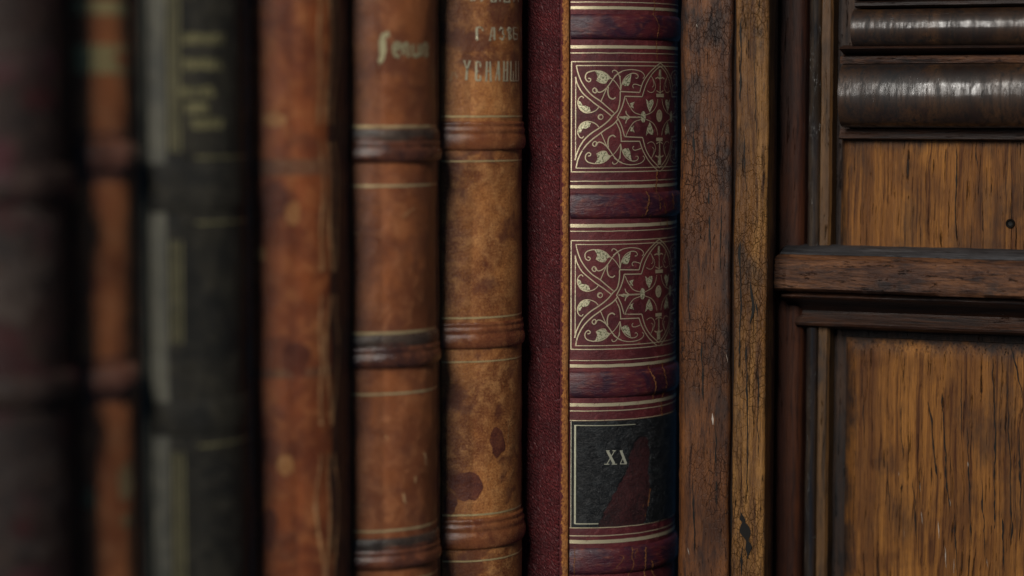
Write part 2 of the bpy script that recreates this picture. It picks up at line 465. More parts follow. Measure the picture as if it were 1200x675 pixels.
# arabesque, traced in photo pixels for the upper panel
def c1(*p): return [(660+x/9, 65+y/9) for x, y in p]
def c2(*p): return [(720+x/9, 65+y/9) for x, y in p]
def c3(*p): return [(660+x/9, 130+y/9) for x, y in p]
def c4(*p): return [(720+x/9, 130+y/9) for x, y in p]
W = .25
half = [  # straps and everything mirrored left-right about the spine axis
 (c1((140,105),(150,160),(185,260),(240,350),(310,425),(390,480),(460,540),(535,605)), W),
 (c1((130,225),(150,300),(200,390),(270,455),(350,520),(430,575),(510,640)), W),
 (c3((555,110),(600,210),(612,320)), W), (c4((40,85),(75,160),(105,268)), W),
 (c4((65,320),(265,320)), W), (c4((108,272),(295,280)), W),
 (c4((265,320),(300,420),(370,540),(460,635)), W), (c4((295,280),(330,410),(390,510),(475,600)), W),
 (c3((125,520),(150,430),(210,320),(290,240),(380,180),(470,110),(530,40))+c1((575,575),(597,480),(600,380)), W*1.15),
 (c3((135,605),(160,500),(220,390),(300,305),(380,245),(440,200),(530,140),(580,80))+c2((28,655),(70,570),(100,480),(110,430)), W*1.15),
 (c2((60,380),(265,390)), W), (c2((110,430),(290,435)), W),
 (c2((265,390),(300,280),(360,190),(430,120),(480,80)), W), (c2((290,435),(330,310),(380,215),(440,145),(482,115)), W),
]
lr = [  # mirrored also top to bottom
 (c1((262,240),(285,245),(290,262),(270,278),(240,255),(235,210),(265,175),(330,160)), .24),
 (c1((330,160),(400,165),(460,195),(500,240)), .16), (c1((350,262),(400,290),(450,290),(470,255),(500,240)), .16),
 (c1((500,240),(535,265),(575,315),(605,370)), .17),
 (c1((340,360),(352,375),(340,395),(318,385),(310,362),(330,342),(352,358),(365,385),(400,385),(450,350),(490,300),(530,240),(580,190),(620,170)), .25),
 (c2((-5,222),(60,175),(130,153),(200,150),(270,165),(308,195),(315,225),(298,242)), .19),
 (c1((520,180),(522,162),(545,155),(575,180),(598,250),(605,365)), .2),
 (c1((470,320),(430,410),(400,480)), .2),
 (c1((475,330),(470,385),(485,440),(525,460),(550,440)), .3),
 (c1((215,450),(200,430),(175,440),(155,480),(160,530),(190,580),(240,605),(300,600),(350,575),(375,545)), .2),
 (c1((405,625),(378,640),(372,665)), .15, True), 
 (c2((65,370),(75,310),(95,260),(130,215),(185,188),(232,195),(250,222),(235,242),(222,235)), .2),
 (c2((205,345),(192,330),(198,308),(225,303),(280,322)), .18),
 (c2((60,215),(62,300),(65,370)), .18),
 (c2((120,450),(150,520),(205,598),(275,625)), .18),
 (c2((150,500),(150,520),(178,545),(205,500)), .12),
 (c2((50,655),(130,655),(275,655)), .14), (c2((118,585),(128,620),(165,652)), .26),
 (c2((330,628),(400,592),(440,530),(455,460)), .17),
 (c2((385,215),(420,280),(432,335),(405,385),(370,388),(345,370)), .15),
 (c2((400,240),(415,310),(395,335)), .14),
 (c2((478,150),(480,260),(476,400)), .2), (c2((430,245),(455,232),(478,248)), .3),
 (c2((440,370),(478,395)), .2),
]
YM = 137.3
fills = [
 c1((330,160),(400,165),(460,195),(500,240),(470,250),(450,290),(400,290),(350,262),(365,225),(352,190)),
 c1((162,480),(185,490),(205,530),(240,530),(278,550),(290,590),(240,605),(190,580),(165,530)),
 c2((78,300),(100,255),(130,232),(180,192),(165,290),(145,322),(110,322)),
 c2((165,505),(215,488),(192,520),(207,562),(178,545)),
 c2((330,455),(360,490),(380,468),(405,465),(412,500),(390,560),(372,600),(345,540)),
 c2((468,150),(490,150),(492,220),(478,260),(466,220)),
]
def vm(p): return [(x, 2*YM-y) for x, y in p]
ring = [(703.7+2.9*cos(a*pi/9), 137+2.9*sin(a*pi/9)) for a in range(19)]
strokes = half+lr+[(vm(s_[0]),)+tuple(s_[1:]) for s_ in lr]+[(ring, .2)]
ell = lambda x, y, rx, ry, n=16: [(x+rx*cos(a*2*pi/n), y+ry*sin(a*2*pi/n)) for a in range(n)]
allf = fills+[vm(f) for f in fills]+[ell(753.7, 137, 2.9, 6.8), c2((50,655),(110,637),(160,655),(110,676))]
mid = red.hit(773, 137)[0]
centre = [(c2((440,412),(520,414)), .4, False, False), (c2((440,430),(520,432)), .4, False, False), (c4((440,300),(505,300)), .8, False, False), (c2((452,600),(470,580),(490,600),(496,640),(486,680),(468,690),(452,670),(446,635),(452,600)), .5, True, False), (c2((470,600),(472,675)), 1.2, False, False)]
m_leaf = leaf_mat()
DZ = red.z(684, 282)-red.z(684, 72.2)
zt0, zt1, zb1, zb0 = red.z(684, 72.2), red.z(684, 76.8), red.z(684, 197.0), red.z(684, 201.4)
al, ali = red.hit(669.7, 137)[0], red.hit(674.6, 137)[0]
for dz in (0, DZ):
    o = red.foil('gilt_ornament', strokes+centre, g_red, allf, m_leaf, mirror=mid, dz=dz)
    ar = 2*mid-al; ari = 2*mid-ali
    red.foil('gilt_frame', [([(al, zt0), (ar, zt0)], .22, False), ([(al, zb0), (ar, zb0)], .22, False), ([(al, zt0), (al, zb0)], .24, False), ([(ar, zt0), (ar, zb0)], .22, False),
                            ([(ali+.1, zt1), (ari-.1, zt1)], .2, False), ([(ali+.1, zb1), (ari-.1, zb1)], .2, False),
                            ([(ali, red.z(684, 90)), (ali, red.z(684, 187.5))], .2, False), ([(ari, red.z(684, 90)), (ari, red.z(684, 187.5))], .2, False)],
             g_red, space='mm', dz=dz, lift=.03)

# torn black label
t = NT('black_label_leather'); uv = t.co(); w = t.warp(uv, .5, 1)
n = t.noise(t.map(w, (.35, .5, 1), rot=(0, 0, .6)), 1, 6, .75, .4); n3 = t.noise(uv, 3, 5, .7)
c = t.mix(t.ramp(n, .45, .7), (.006, .007, .008), (.022, .026, .028)); c = t.mix(t.math('MULTIPLY', t.ramp(n3, .5, .7), .5), c, (.006, .007, .009))
nm = t.bump(n3, .1, .8); nm = t.bump(n, .8, 1, nm)
m_label = t.fin(c, .4, nm, spec=.45)
def edger(pts, sd):
    ed = [red.hit(*p) for p in pts]
    def f(z):
        for a, b in zip(ed, ed[1:]):
            if b[1] <= z <= a[1]:
                q = (z-b[1])/(a[1]-b[1]); e = b[0]+(a[0]-b[0])*q; break
        else: e = ed[0][0] if z > ed[0][1] else ed[-1][0]
        return e+.55*noise.noise(Vector((z*.8, sd, 0)))+.3*noise.noise(Vector((z*2.6, sd+4, 0)))
    return f
ledge = edger(((757, 505), (751, 512), (744, 520), (739, 532), (738, 545), (730, 562), (721, 578), (711, 595), (701, 618)), 3)
redge = edger(((753, 505), (757, 514), (760, 530), (758, 552), (761, 575), (757, 596), (753, 618)), 11)
zl1, zl0 = red.z(684, 493.6), red.z(684, 617.8); zm = red.z(740, 513)
la = red.hit(668.6, 555)[0]
thick = lambda q: 1 if .015 < q < .985 else 0
n = 110; zs = [zl0+(zl1-zl0)*i/n for i in range(n+1)]; zm = min(zs, key=lambda q: abs(q-zm))
def lcol(i, z):
    l0 = la+.1*noise.noise(Vector((z, 1, 1))); e = ledge(z)
    return l0+(e-l0)*i/30 if i <= 30 else e+(red.R*.98-e)*(i-30)/30
lab = child(red.grid('title_label', 0, 0, zs, None, m_label, 60, colf=lcol, offf=lambda i, z: 0 if i in (0, 60) or (i == 30 and z <= zm) else .18,
                     skip=lambda i, z: i >= 30 and z < zm), red.root)
zs2 = [zl0+(zm-zl0)*i/80 for i in range(81)]
m_exp = leather('exposed_maroon', (.036, .009, .010), (.012, .006, .007), (.07, .018, .018), .6, .9, .5, 31, 1.6, spec=.3)
red.grid('exposed_leather', 0, 0, zs2, [.1]*81, m_exp, 16, s0f=lambda z: ledge(z)-.3, s1f=lambda z: redge(z)+.3, parent=lab)
red.grid('label_remnant', 0, 0, zs2, [.17]*81, m_label, 40, s0f=redge, s1f=lambda z: red.R*.98, endoff=thick, parent=lab)
li = red.hit(674, 555)[0]
red.foil('label_rule', [([(li, red.z(684, 498.3)), red.hit(744, 497)], .2, False), ([(li, red.z(684, 498)), (li, red.z(684, 613.6))], .42, False),
                        ([(li, red.z(684, 613.6)), (red.hit(701, 613)[0], red.z(684, 613.6))], .26, False), ([(la+.15, zl1), (la+.15, zl0)], .16, False)],
         gold_mat('label_gilt', (.6, .58, .42), .45, (.015, .016, .018)), space='mm', parent=lab, lift=.35)
def cx5(*p): return [(655+x/5.19, 420+y/5.19) for x, y in p]
g_let = gold_mat('letter_gilt', (.7, .68, .52), .3, (.015, .016, .018))
X1 = [(cx5((293,562),(333,640)), .62, False), (cx5((335,562),(290,640)), .2, False), (cx5((284,560),(306,560)), .2, False), (cx5((322,560),(344,560)), .2, False),
      (cx5((274,642),(304,642)), .2, False), (cx5((318,642),(350,642)), .2, False)]
X2 = [(cx5((374,562),(404,640)), .62, False), (cx5((367,560),(384,560)), .18, False), (cx5((368,640),(408,640)), .2, False), (cx5((384,606),(370,638)), .2, False)]
for st_ in (X1, X2): red.foil('letter', st_, g_let, parent=lab, lift=.36)

# flaking cracks that show the tan skin under the dye
m_crack = leather('crack_tan', (.25, .1, .035), (.1, .035, .015), (.36, .17, .07), seed=6.6, rough=.7, spec=.2)
def crack(book, pts, w, nm='leather_crack', mat=None, lift=.12):
    p = catmull(pts, .8); q = []
    for i, (x, y) in enumerate(p):
        q.append((x+1.0*noise.noise(Vector((x*.3, y*.35, 2)))+.5*noise.noise(Vector((x, y*.9, 5))), y))
    bm = bmesh.new(); uvl = bm.loops.layers.uv.new('UVMap'); rows = []
    for i, (x, y) in enumerate(q):
        a, z = book.hit(x, y); ww = .75*w*(.25+1.1*abs(noise.noise(Vector((y*.22, x, 9))))+.4*abs(noise.noise(Vector((y*.7, x, 4)))))*min(1, .15+i/3, .15+(len(q)-1-i)/3)
        l = lift+bandoff(book, z)
        rows.append([(bm.verts.new(book.P((a+sg*ww/2)/book.R, z, l)), (a+sg*ww/2, z)) for sg in (-1, 1)])
    for a, b in zip(rows, rows[1:]):
        f = bm.faces.new([a[0][0], a[1][0], b[1][0], b[0][0]])
        for lp, u_ in zip(f.loops, (a[0][1], a[1][1], b[1][1], b[0][1])): lp[uvl].uv = u_
    bmesh.ops.recalc_face_normals(bm, faces=bm.faces[:])
    me = bpy.data.meshes.new(nm)
    po = parent_origin(book.root)
    for v in bm.verts: v.co = ((v.co.x-po[0])*K, (v.co.y-po[1])*K, (v.co.z-po[2])*K)
    bm.to_mesh(me); bm.free()
    return link(nm, me, book.root, mat or m_crack)
RB = [(red.z(UA, b_), red.z(UA, a_)) for a_, b_ in ((16, 46.5), (226, 257), (435, 467), (642, 674))]
def bandoff(book, z):
    for a, b in RB if book is red else ():
        if a < z < b:
            t_ = (z-a)/(b-a); return .97*(1-abs(2*t_-1)**6)*(1-.25*abs(2*t_-1)**2)
    return 0
for pts, w in ((((766,-2),(767,8),(765,18),(768,30),(767,42),(769,54),(770,70)), .5),
               (((757,224),(757,236),(755,244),(754,252)), .9), (((751,250),(750,256)), .6), (((760,250),(761,258)), .7),
               (((770,200),(769,215),(769,228),(770,246)), .7), (((774,236),(777,252)), .8), (((784,226),(785,246)), .9), (((781,252),(782,266)), .6),
               (((759,427),(760,436),(764,448),(765,460),(765,468)), .8), (((776,424),(775,438),(777,452),(776,466)), .9), (((774,470),(775,484),(776,490)), .8),
               (((771,492),(770,502),(768,514)), .5), (((762,572),(760,585),(759,597)), .7), (((757,600),(755,606)), .4),
               (((752,596),(754,590)), .3), (((740,640),(738,652),(740,660),(736,675)), .6), (((719,650),(728,651),(724,660),(716,668)), .45), (((728,651),(737,650)), .4),
               (((745,642),(741,650),(744,652)), .4), (((754,640),(753,660),(756,678)), .9), (((760,655),(764,670),(770,678)), 1.0), (((674,640),(673,676)), .4),
               (((781,60),(783,90),(782,120)), .3), (((778,280),(780,300)), .3)):
    crack(red, pts, w)

# ------------------------------------------------------------------ the other books
H_ = H60
specs = [(611, 32.3), (511, 31.6), (402, 31.6), (289, 30.5), (153, 21.8), (81, 26)]
geo = []
for u, tt in specs:
    x, y, R, crown, xl = cyl_solve(u, tt, H_, crown, xl); geo.append((x, y, R))

# ochre calf book
m_och = leather('ochre_calf', (.42, .16, .045), (.15, .042, .014), (.6, .29, .10), .6, .85, .42, 2, 1.0, .75, (.09, .025, .016), .75, .6)
m_ochb = leather('ochre_calf_band', (.23, .075, .025), (.10, .025, .012), (.42, .17, .06), .5, .5, .16, 3, .8, 0, scratch=.4, spec=1)
g_och = gold_mat('old_gilt', (.8, .64, .32), .4, (.25, .1, .03))
b6 = Book(*geo[0], H_, 232, 'ochre_book', 'ochre calf book with rubbed gilt capitals, pushed in beside the maroon book', GROUP, rough=.22, seed=2)
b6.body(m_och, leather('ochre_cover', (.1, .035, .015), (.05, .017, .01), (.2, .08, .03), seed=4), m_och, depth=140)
for v0, v1 in ((-100, -66), (142, 177), (378, 410), (608, 645)):
    b6.raised(545, v0, v1, .85, m_ochb, 'ridge')
for v, w in ((136.5, 1.8), (189, 1.5), (373, 1.8), (424.5, 1.5), (604, 2.0), (658, 1.8)):
    b6.hline(535, v, w, g_och)
for v in (163.5, 399, 632): b6.hline(535, v, 1.6, g_och, off=.6)
def k2(*p): return [(530+x/14.12, 60+y/14.12) for x, y in p]
def k1(*p): return [(525+x/13.33, y/13.33) for x, y in p]
g_l6 = gold_mat('letter_gilt_rubbed', (.8, .74, .5), .5, (.2, .08, .03))
L6 = [(k2((200,165),(240,300)), .3), (k2((290,165),(245,300),(230,480)), .48), (k2((180,160),(225,160)), .18), (k2((270,160),(310,160)), .18),
      (k2((400,180),(395,480)), .5), (k2((400,175),(462,178),(468,265)), .3), (k2((400,330),(440,330)), .2), (k2((395,482),(470,480),(465,400)), .35),
      (k2((572,170),(560,490)), .45), (k2((625,170),(640,490)), .45), (k2((570,330),(635,330)), .2), (k2((545,490),(585,490)), .2), (k2((615,490),(660,490)), .2),
      (k2((765,165),(715,490)), .3), (k2((765,165),(775,490)), .5), (k2((735,370),(775,370)), .2),
      (k2((850,165),(850,490)), .5), (k2((905,165),(900,490)), .5), (k2((850,330),(900,300)), .25), (k2((835,490),(920,490)), .2),
      (k2((960,165),(955,490)), .5), (k2((1000,330),(995,490)), .5), (k2((1040,165),(1040,490)), .55), (k2((955,490),(1080,490)), .2), (k2((1080,165),(1080,490)), .5)]
L6a = [(k1((450,430),(452,600),(470,625)), .55), (k1((450,425),(530,430),(550,485)), .28),
       (k1((690,425),(655,630)), .3), (k1((720,425),(728,625)), .5), (k1((665,560),(725,560)), .2), (k1((640,630),(675,630)), .2),
       (k1((800,480),(830,430),(865,460),(850,515),(885,560),(850,620),(805,590)), .35), (k1((945,430),(950,620)), .45), (k1((920,480),(945,430),(985,450),(965,515),(985,580),(950,620)), .35),
       (k1((1015,430),(1018,615)), .5), (k1((1015,430),(1068,435)), .2), (k1((1018,520),(1070,540),(1075,610),(1020,615)), .35), (k1((1125,430),(1130,620)), .5)]
L6b = [(k1((350,-120),(370,15)), .55), (k1((440,-120),(410,12)), .4), (k1((510,18),(550,-20),(500,-100)), .4), (k1((680,-120),(680,22)), .5), (k1((745,-120),(745,22)), .5), (k1((670,25),(760,25)), .25),
       (k1((810,-120),(810,25)), .5), (k1((880,-120),(880,25)), .5), (k1((860,28),(960,30)), .3), (k1((950,-120),(950,25)), .5), (k1((1010,-120),(1015,30)), .5), (k1((1075,-100),(1080,30)), .5)]
for Ls in (L6b, L6): b6.foil('lettering', [(a, b, False) for a, b in Ls], g_l6, lift=.06)
for Ls in (L6a[0:2], L6a[2:6], L6a[6:7], L6a[7:9], L6a[9:12], L6a[12:]): b6.foil('letter', [(a, b, False) for a, b in Ls], g_l6, lift=.06)
m_scuff = leather('scuffed_tan', (.5, .3, .15), (.3, .14, .05), (.6, .4, .22), seed=8)
for pts, w in ((((527,96),(532,84),(535,92)), 1.3), (((594,492),(596,505),(594,520)), .45), (((583,498),(592,500),(600,496)), .3), (((556,70),(558,78)), .5)):
    crack(b6, pts, w, 'scuff', m_scuff)
m_st = leather('dark_stain', (.14, .04, .022), (.07, .018, .014), (.24, .08, .03), seed=9, speck=.8)
def blotch(book, u, v, ru, rv, seed, mat, name='stain'):
    p = []
    for k in range(22):
        a = k*2*pi/22; q = 1+.35*noise.noise(Vector((cos(a)*1.3, sin(a)*1.3, seed)))+.15*noise.noise(Vector((cos(a)*4, sin(a)*4, seed)))
        p.append((u+ru*q*cos(a), v+rv*q*sin(a)))
    return book.foil(name, [], mat, [p], lift=.07)
blotch(b6, 547, 570, 20, 17, 1, m_st); blotch(b6, 583, 517, 9, 17, 2, m_st); blotch(b6, 527, 590, 9, 12, 5, m_st)

# brown calf book with a name in gilt script
m_br = leather('brown_calf', (.29, .095, .032), (.15, .045, .018), (.42, .17, .065), .5, .35, .4, 5, .8, .4, (.09, .03, .02), .8, .3)
m_brb = leather('brown_calf_band', (.12, .04, .02), (.03, .014, .012), (.3, .1, .04), .5, .4, .16, 6, .8, spec=1)
m_grey = leather('grey_worn_band', (.06, .04, .03), (.03, .022, .018), (.14, .09, .06), .5, .4, .3, 6.5, .8, spec=.7)
g_br = gold_mat('dull_gilt', (.75, .6, .32), .3, (.2, .09, .04))
b5 = Book(*geo[1], H_, 228, 'brown_book', 'brown calf book with a gilt cursive name on its spine, left of the ochre book', GROUP, rough=.3, seed=3)
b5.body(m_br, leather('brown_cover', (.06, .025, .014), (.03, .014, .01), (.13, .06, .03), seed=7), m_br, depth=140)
for v0, v1, w in ((-88, -60, 0), (156, 192, 0), (398, 434, 0), (637, 670, 0)):
    b5.raised(430, v0+3, v1-1, 1.1, m_brb, 'ridge')
    b5.raised(430, v0-5, v0+12, .6, m_grey, 'round', name='cord')
for v, w in ((148.5, 2.6), (218, 2.2), (391, 2.8), (462.5, 2.2), (623, 2.2), (683, 2)): b5.hline(425, v, w, g_br)
def k5(*p): return [(430+x/11.25, 25+y/11.25) for x, y in p]
g_l5 = gold_mat('script_gilt', (.68, .6, .34), .1, (.2, .09, .04))
b5.foil('lettering', [(k5((290,160),(255,175),(215,190),(205,240),(208,400),(195,480),(165,535)), 1.1), (k5((200,240),(208,420)), 1.5), (k5((265,165),(290,165)), 1.3), (k5((160,520),(185,530)), 1.3),
                      (k5((350,370),(430,350),(430,300),(380,290),(350,340),(370,440),(430,460)), .8),
                      (k5((480,290),(485,320),(480,440)), .8), (k5((480,320),(530,290),(545,350),(545,440),(570,460)), .8),
                      (k5((610,300),(620,440),(670,450),(690,400),(690,300)), .8), (k5((690,400),(710,460)), .8),
                      (k5((740,300),(740,450)), .9), (k5((745,330),(790,295),(810,350),(780,380),(810,430),(770,460)), .9)], g_l5, lift=.06)
for pts, w in ((((470,256),(478,248),(486,243)), 1.1), (((413,271),(420,275)), 2.2), (((463,180),(466,186)), 1), (((412,166),(418,166)), .8),
               (((496,528),(498,545)), 1.2), (((486,558),(487,566)), 1.2), (((472,578),(475,590)), 1.4), (((412,595),(425,592)), 1.0), (((452,510),(455,516)), .8)):
    crack(b5, pts, w, 'scuff', m_scuff, lift=.1)

# orange-brown book with split joint
m_or = leather('russet_calf', (.28, .075, .022), (.13, .032, .014), (.43, .16, .05), .6, .35, .42, 8, 1, .5, (.1, .03, .016), .5, .15)
b4 = Book(*geo[2], H_, 230, 'russet_book', 'russet book with a torn, split spine edge and no raised bands', GROUP, rough=.22, seed=4)
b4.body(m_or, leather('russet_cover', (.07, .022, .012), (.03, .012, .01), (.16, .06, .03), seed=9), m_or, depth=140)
m_dk = leather('split_dark_leather', (.055, .02, .012), (.02, .009, .007), (.13, .05, .02), seed=3.3, rough=.5)
m_pale = leather('torn_pale_edge', (.5, .25, .1), (.25, .1, .04), (.6, .36, .17), seed=3.9, rough=.6)
zz = [230*i/180 for i in range(181)]
aa = b4.hit(387, 337)[0]
b4.grid('split_strip', 0, 0, zz, [.12]*181, m_dk, 14, s0f=lambda z: aa+1.0*noise.noise(Vector((z*.05, 1, 2)))+.7*noise.noise(Vector((z*.2, 4, 2))), s1f=lambda z: b4.R*b4.h*.97)
for u0, sd, w in ((375, 1, 1.3), (385, 7, 1.6), (393, 13, 1.2)):
    for va, vb in ((-30, 150), (165, 330), (345, 520), (530, 700)):
        va += 40*noise.noise(Vector((sd, va, 0))); 
        crack(b4, [(u0+8*noise.noise(Vector((sd, y*.011, 0))), y) for y in range(int(va), int(vb), 22)], w*1.3, 'torn_edge', m_pale, lift=.16)
for v, w in ((196, 16), (438, 9)):
    b4.hline(330, v, w, leather('faded_rule', (.17, .07, .035), (.11, .04, .02), (.3, .16, .07), seed=v), name='faded_band', lift=.03, a1=.3)
for u, v, a, b in ((306, 298, 6, 9), (335, 545, 10, 12), (343, 250, 9, 14), (320, 140, 14, 9)): blotch(b4, u, v, a, b, u, leather('rubbed_spot', (.42, .2, .07), (.3, .12, .04), (.5, .27, .1), seed=u), 'rubbed_spot')
for u, v, a, b in ((320, 235, 16, 22), (345, 420, 18, 20), (315, 620, 10, 25)): blotch(b4, u, v, a, b, u, leather('dark_spot', (.13, .035, .016), (.08, .022, .012), (.2, .06, .02), seed=u), 'stain')

# black-green book with gilt borders
m_gr = leather('black_green_leather', (.028, .025, .018), (.012, .012, .011), (.06, .052, .036), .6, .4, .6, 10, 1, spec=.25)
m_grc = leather('grey_green_cover', (.1, .095, .07), (.05, .05, .04), (.16, .15, .11), .5, .4, .5, 11, 1)
g_gr = gold_mat('dim_gilt', (.26, .23, .11), .62, (.03, .03, .025), metal=.3)
b3 = Book(*geo[3], H_, 234, 'black_book', 'blackish green book with upright gilt borders, right of the slim tan book', GROUP, rough=.3, seed=5)
b3.body(m_gr, m_grc, m_grc, depth=140)
for v0, v1 in ((190, 250), (470, 512)): b3.raised(215, v0, v1, .4, m_gr, 'round')
fa = b3.hit(196, 337)[0]
b3.grid('lit_edge', 0, 0, [234*i/120 for i in range(121)], [.05]*121, m_grc, 10, s0f=lambda z: -b3.R*b3.h, s1f=lambda z: fa+.5*noise.noise(Vector((z*.08, 5, 5)))+.25*noise.noise(Vector((z*.4, 2, 5))))  # lit left cover widened onto the spine as a paler colour
lines = []
for va, vb in ((-20, 178), (282, 402), (530, 700)):
    for u, w in ((201, .4), (206, .3), (212, .5)):
        a, _ = b3.hit(u, 300); lines.append(([(a, b3.z(u, va)), (a, b3.z(u, vb))], w*.8, False))
for ln in lines: b3.foil('gilt_border', [ln], g_gr, space='mm')
for i, (v, a, b) in enumerate(((45, 216, 262), (75, 216, 258), (107, 214, 250), (127, 220, 246), (145, 226, 262))):
    segs = []; x = a; rr = random.Random(i)
    while x < b:
        w = rr.uniform(3, 6); yy = v+rr.uniform(-1, 1)
        segs.append(([(x, yy-6), (x+rr.uniform(-1, 1), yy+6)], .5, False))
        if rr.random() < .7: segs.append(([(x, yy+rr.choice((-5, 0, 5))), (x+w-1, yy+rr.choice((-5, 0, 5)))], .5, False))
        x += w
    b3.foil('lettering', segs, g_gr, lift=.06)
for v, w in ((185, 2), (262, 2), (524, 2)): b3.hline(200, v, w, g_gr, a0=-.4)

# slim brown book
m_sl = leather('tan_calf', (.5, .17, .06), (.27, .08, .03), (.62, .28, .12), .5, .35, .42, 12, 1, .4, (.1, .03, .02))
m_slb = leather('tan_calf_band', (.17, .07, .045), (.07, .03, .022), (.3, .15, .1), .5, .4, .3, 13, 1)
b2 = Book(*geo[4], H_, 226, 'slim_book', 'slim tan calf book with two dark raised bands, second from the left edge', GROUP, rough=.3, seed=6)
b2.body(m_sl, m_sl, m_sl, depth=140)
for v0, v1 in ((166, 204), (430, 466)): b2.raised(100, v0, v1, 1.7, m_slb, 'round')
for v, w in ((8, 13), (69, 26)): b2.hline(100, v, w, gold_mat('title_gilt', (.55, .44, .2), .62, (.4, .16, .06), metal=.1), name='gilt_title_block')
for v, w in ((158, 6), (208, 8), (424, 5), (470, 6)): b2.hline(100, v, w, m_slb, name='dark_rule', lift=.03)
for u, v, a, b in ((106, 585, 9, 14), (146, 565, 8, 22), (148, 610, 6, 8)): blotch(b2, u, v, a, b, u, leather('pale_spot', (.42, .3, .14), (.3, .2, .09), (.5, .36, .2), seed=u), 'rubbed_spot')

# thick dark book at the edge
m_d = leather('dark_leather', (.02, .010, .008), (.008, .006, .006), (.045, .026, .018), .8, .4, .6, 14, 1, .6, (.05, .008, .014), spec=.25)
b1 = Book(*geo[5], H_, 238, 'dark_book', 'thick blackish leather book with maroon blotches, at the left edge', GROUP, rough=.2, seed=7)
b1.body(m_d, m_d, m_d, depth=140)
for v0, v1 in ((195, 240), (440, 480)): b1.raised(30, v0, v1, 1.6, m_d, 'round')
m_g1 = leather('grey_patch', (.04, .028, .022), (.02, .015, .014), (.07, .05, .04), seed=21, rough=.6, spec=.25)
m_m1 = leather('maroon_patch', (.03, .007, .007), (.016, .005, .005), (.055, .014, .012), seed=22, rough=.6, spec=.25)
for u, v, a, b, m in ((20, 60, 50, 20, m_g1), (35, 285, 36, 45, m_g1), (10, 350, 30, 30, m_g1), (5, 440, 26, 60, m_m1), (40, 590, 46, 62, m_g1), (15, 250, 25, 22, m_m1), (28, 618, 14, 14, m_m1), (45, 115, 20, 16, m_m1)):
    blotch(b1, u, v, a, b, v, m, 'patch')

# ------------------------------------------------------------------ bookcase: post, shelf, opened door
m_post = wood('crazed_brown_wood', (.1, .034, .010), (.03, .011, .006), (.17, .062, .018), 1.0, .09, rough=.5, pores=.75, grime=.75, crackle=.9, coat=0, seed=1, gsc=.045, bumpd=.25, spec=.3)
m_post2 = wood('golden_worn_wood', (.2, .086, .021), (.055, .022, .009), (.33, .16, .044), .9, .03, rough=.5, pores=.95, grime=.7, crackle=.05, coat=0, spec=.3, seed=2, gsc=.05, bumpd=.5)
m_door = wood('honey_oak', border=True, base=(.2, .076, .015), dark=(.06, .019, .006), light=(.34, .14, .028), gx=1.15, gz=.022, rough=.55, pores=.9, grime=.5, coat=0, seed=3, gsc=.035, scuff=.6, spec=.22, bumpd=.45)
m_stile = wood('red_brown_wood', (.05, .014, .007), (.02, .007, .005), (.085, .026, .01), .8, .03, rough=.5, pores=.3, grime=.5, coat=0, spec=.25, seed=4)
m_bead = wood('black_worn_bead', (.025, .018, .014), (.01, .009, .01), (.07, .05, .035), .5, .05, rough=.3, pores=.4, grime=.7, coat=.9, seed=5, scuff=.6, spec=.9)
m_chan = wood('blackened_channel', (.02, .01, .007), (.008, .006, .006), (.05, .024, .012), .8, .05, rough=.55, pores=.4, grime=.7, coat=0, seed=15, spec=.25)
m_ledge_sheen = wood('grey_sheen_ledge', (.032, .031, .033), (.012, .011, .013), (.085, .085, .09), .8, .1, axis='X', rough=.6, pores=.3, grime=.5, coat=0, seed=16, spec=.3, scuff=.8)  # varnish reflection on the ledge, painted in as cool grey
m_roll = wood('polished_dark_wood', (.03, .013, .007), (.009, .006, .005), (.075, .034, .013), .75, .06, rough=.5, pores=.8, grime=.6, coat=1, seed=6, spec=.3, bumpd=.02, coatr=.12, fineb=.004)
m_rail = wood('chipped_rail_wood', (.1, .036, .012), (.03, .011, .007), (.19, .075, .026), .9, .09, axis='X', rough=.5, pores=.95, grime=.75, coat=0, seed=7, gsc=.09, bumpd=1.1, scuff=.5, spec=.35)
m_dark = wood('dark_shade_wood', (.018, .007, .004), (.006, .004, .004), (.05, .017, .006), .8, .06, axis='X', rough=.5, pores=.5, grime=.6, coat=0, spec=.35, seed=8)  # near-black; on the rail lips it carries the shade under the rail

def lat_at(u, dep): return (u-600)/F*dep
PL = hpos(lat_at(795.5, 523), 523); PR = hpos(lat_at(899, 517), 517)
case = thing('bookcase', 'old dark oak bookcase with a crazed front post and an opened panelled door', 'bookcase', (PL[0], PL[1], 0))

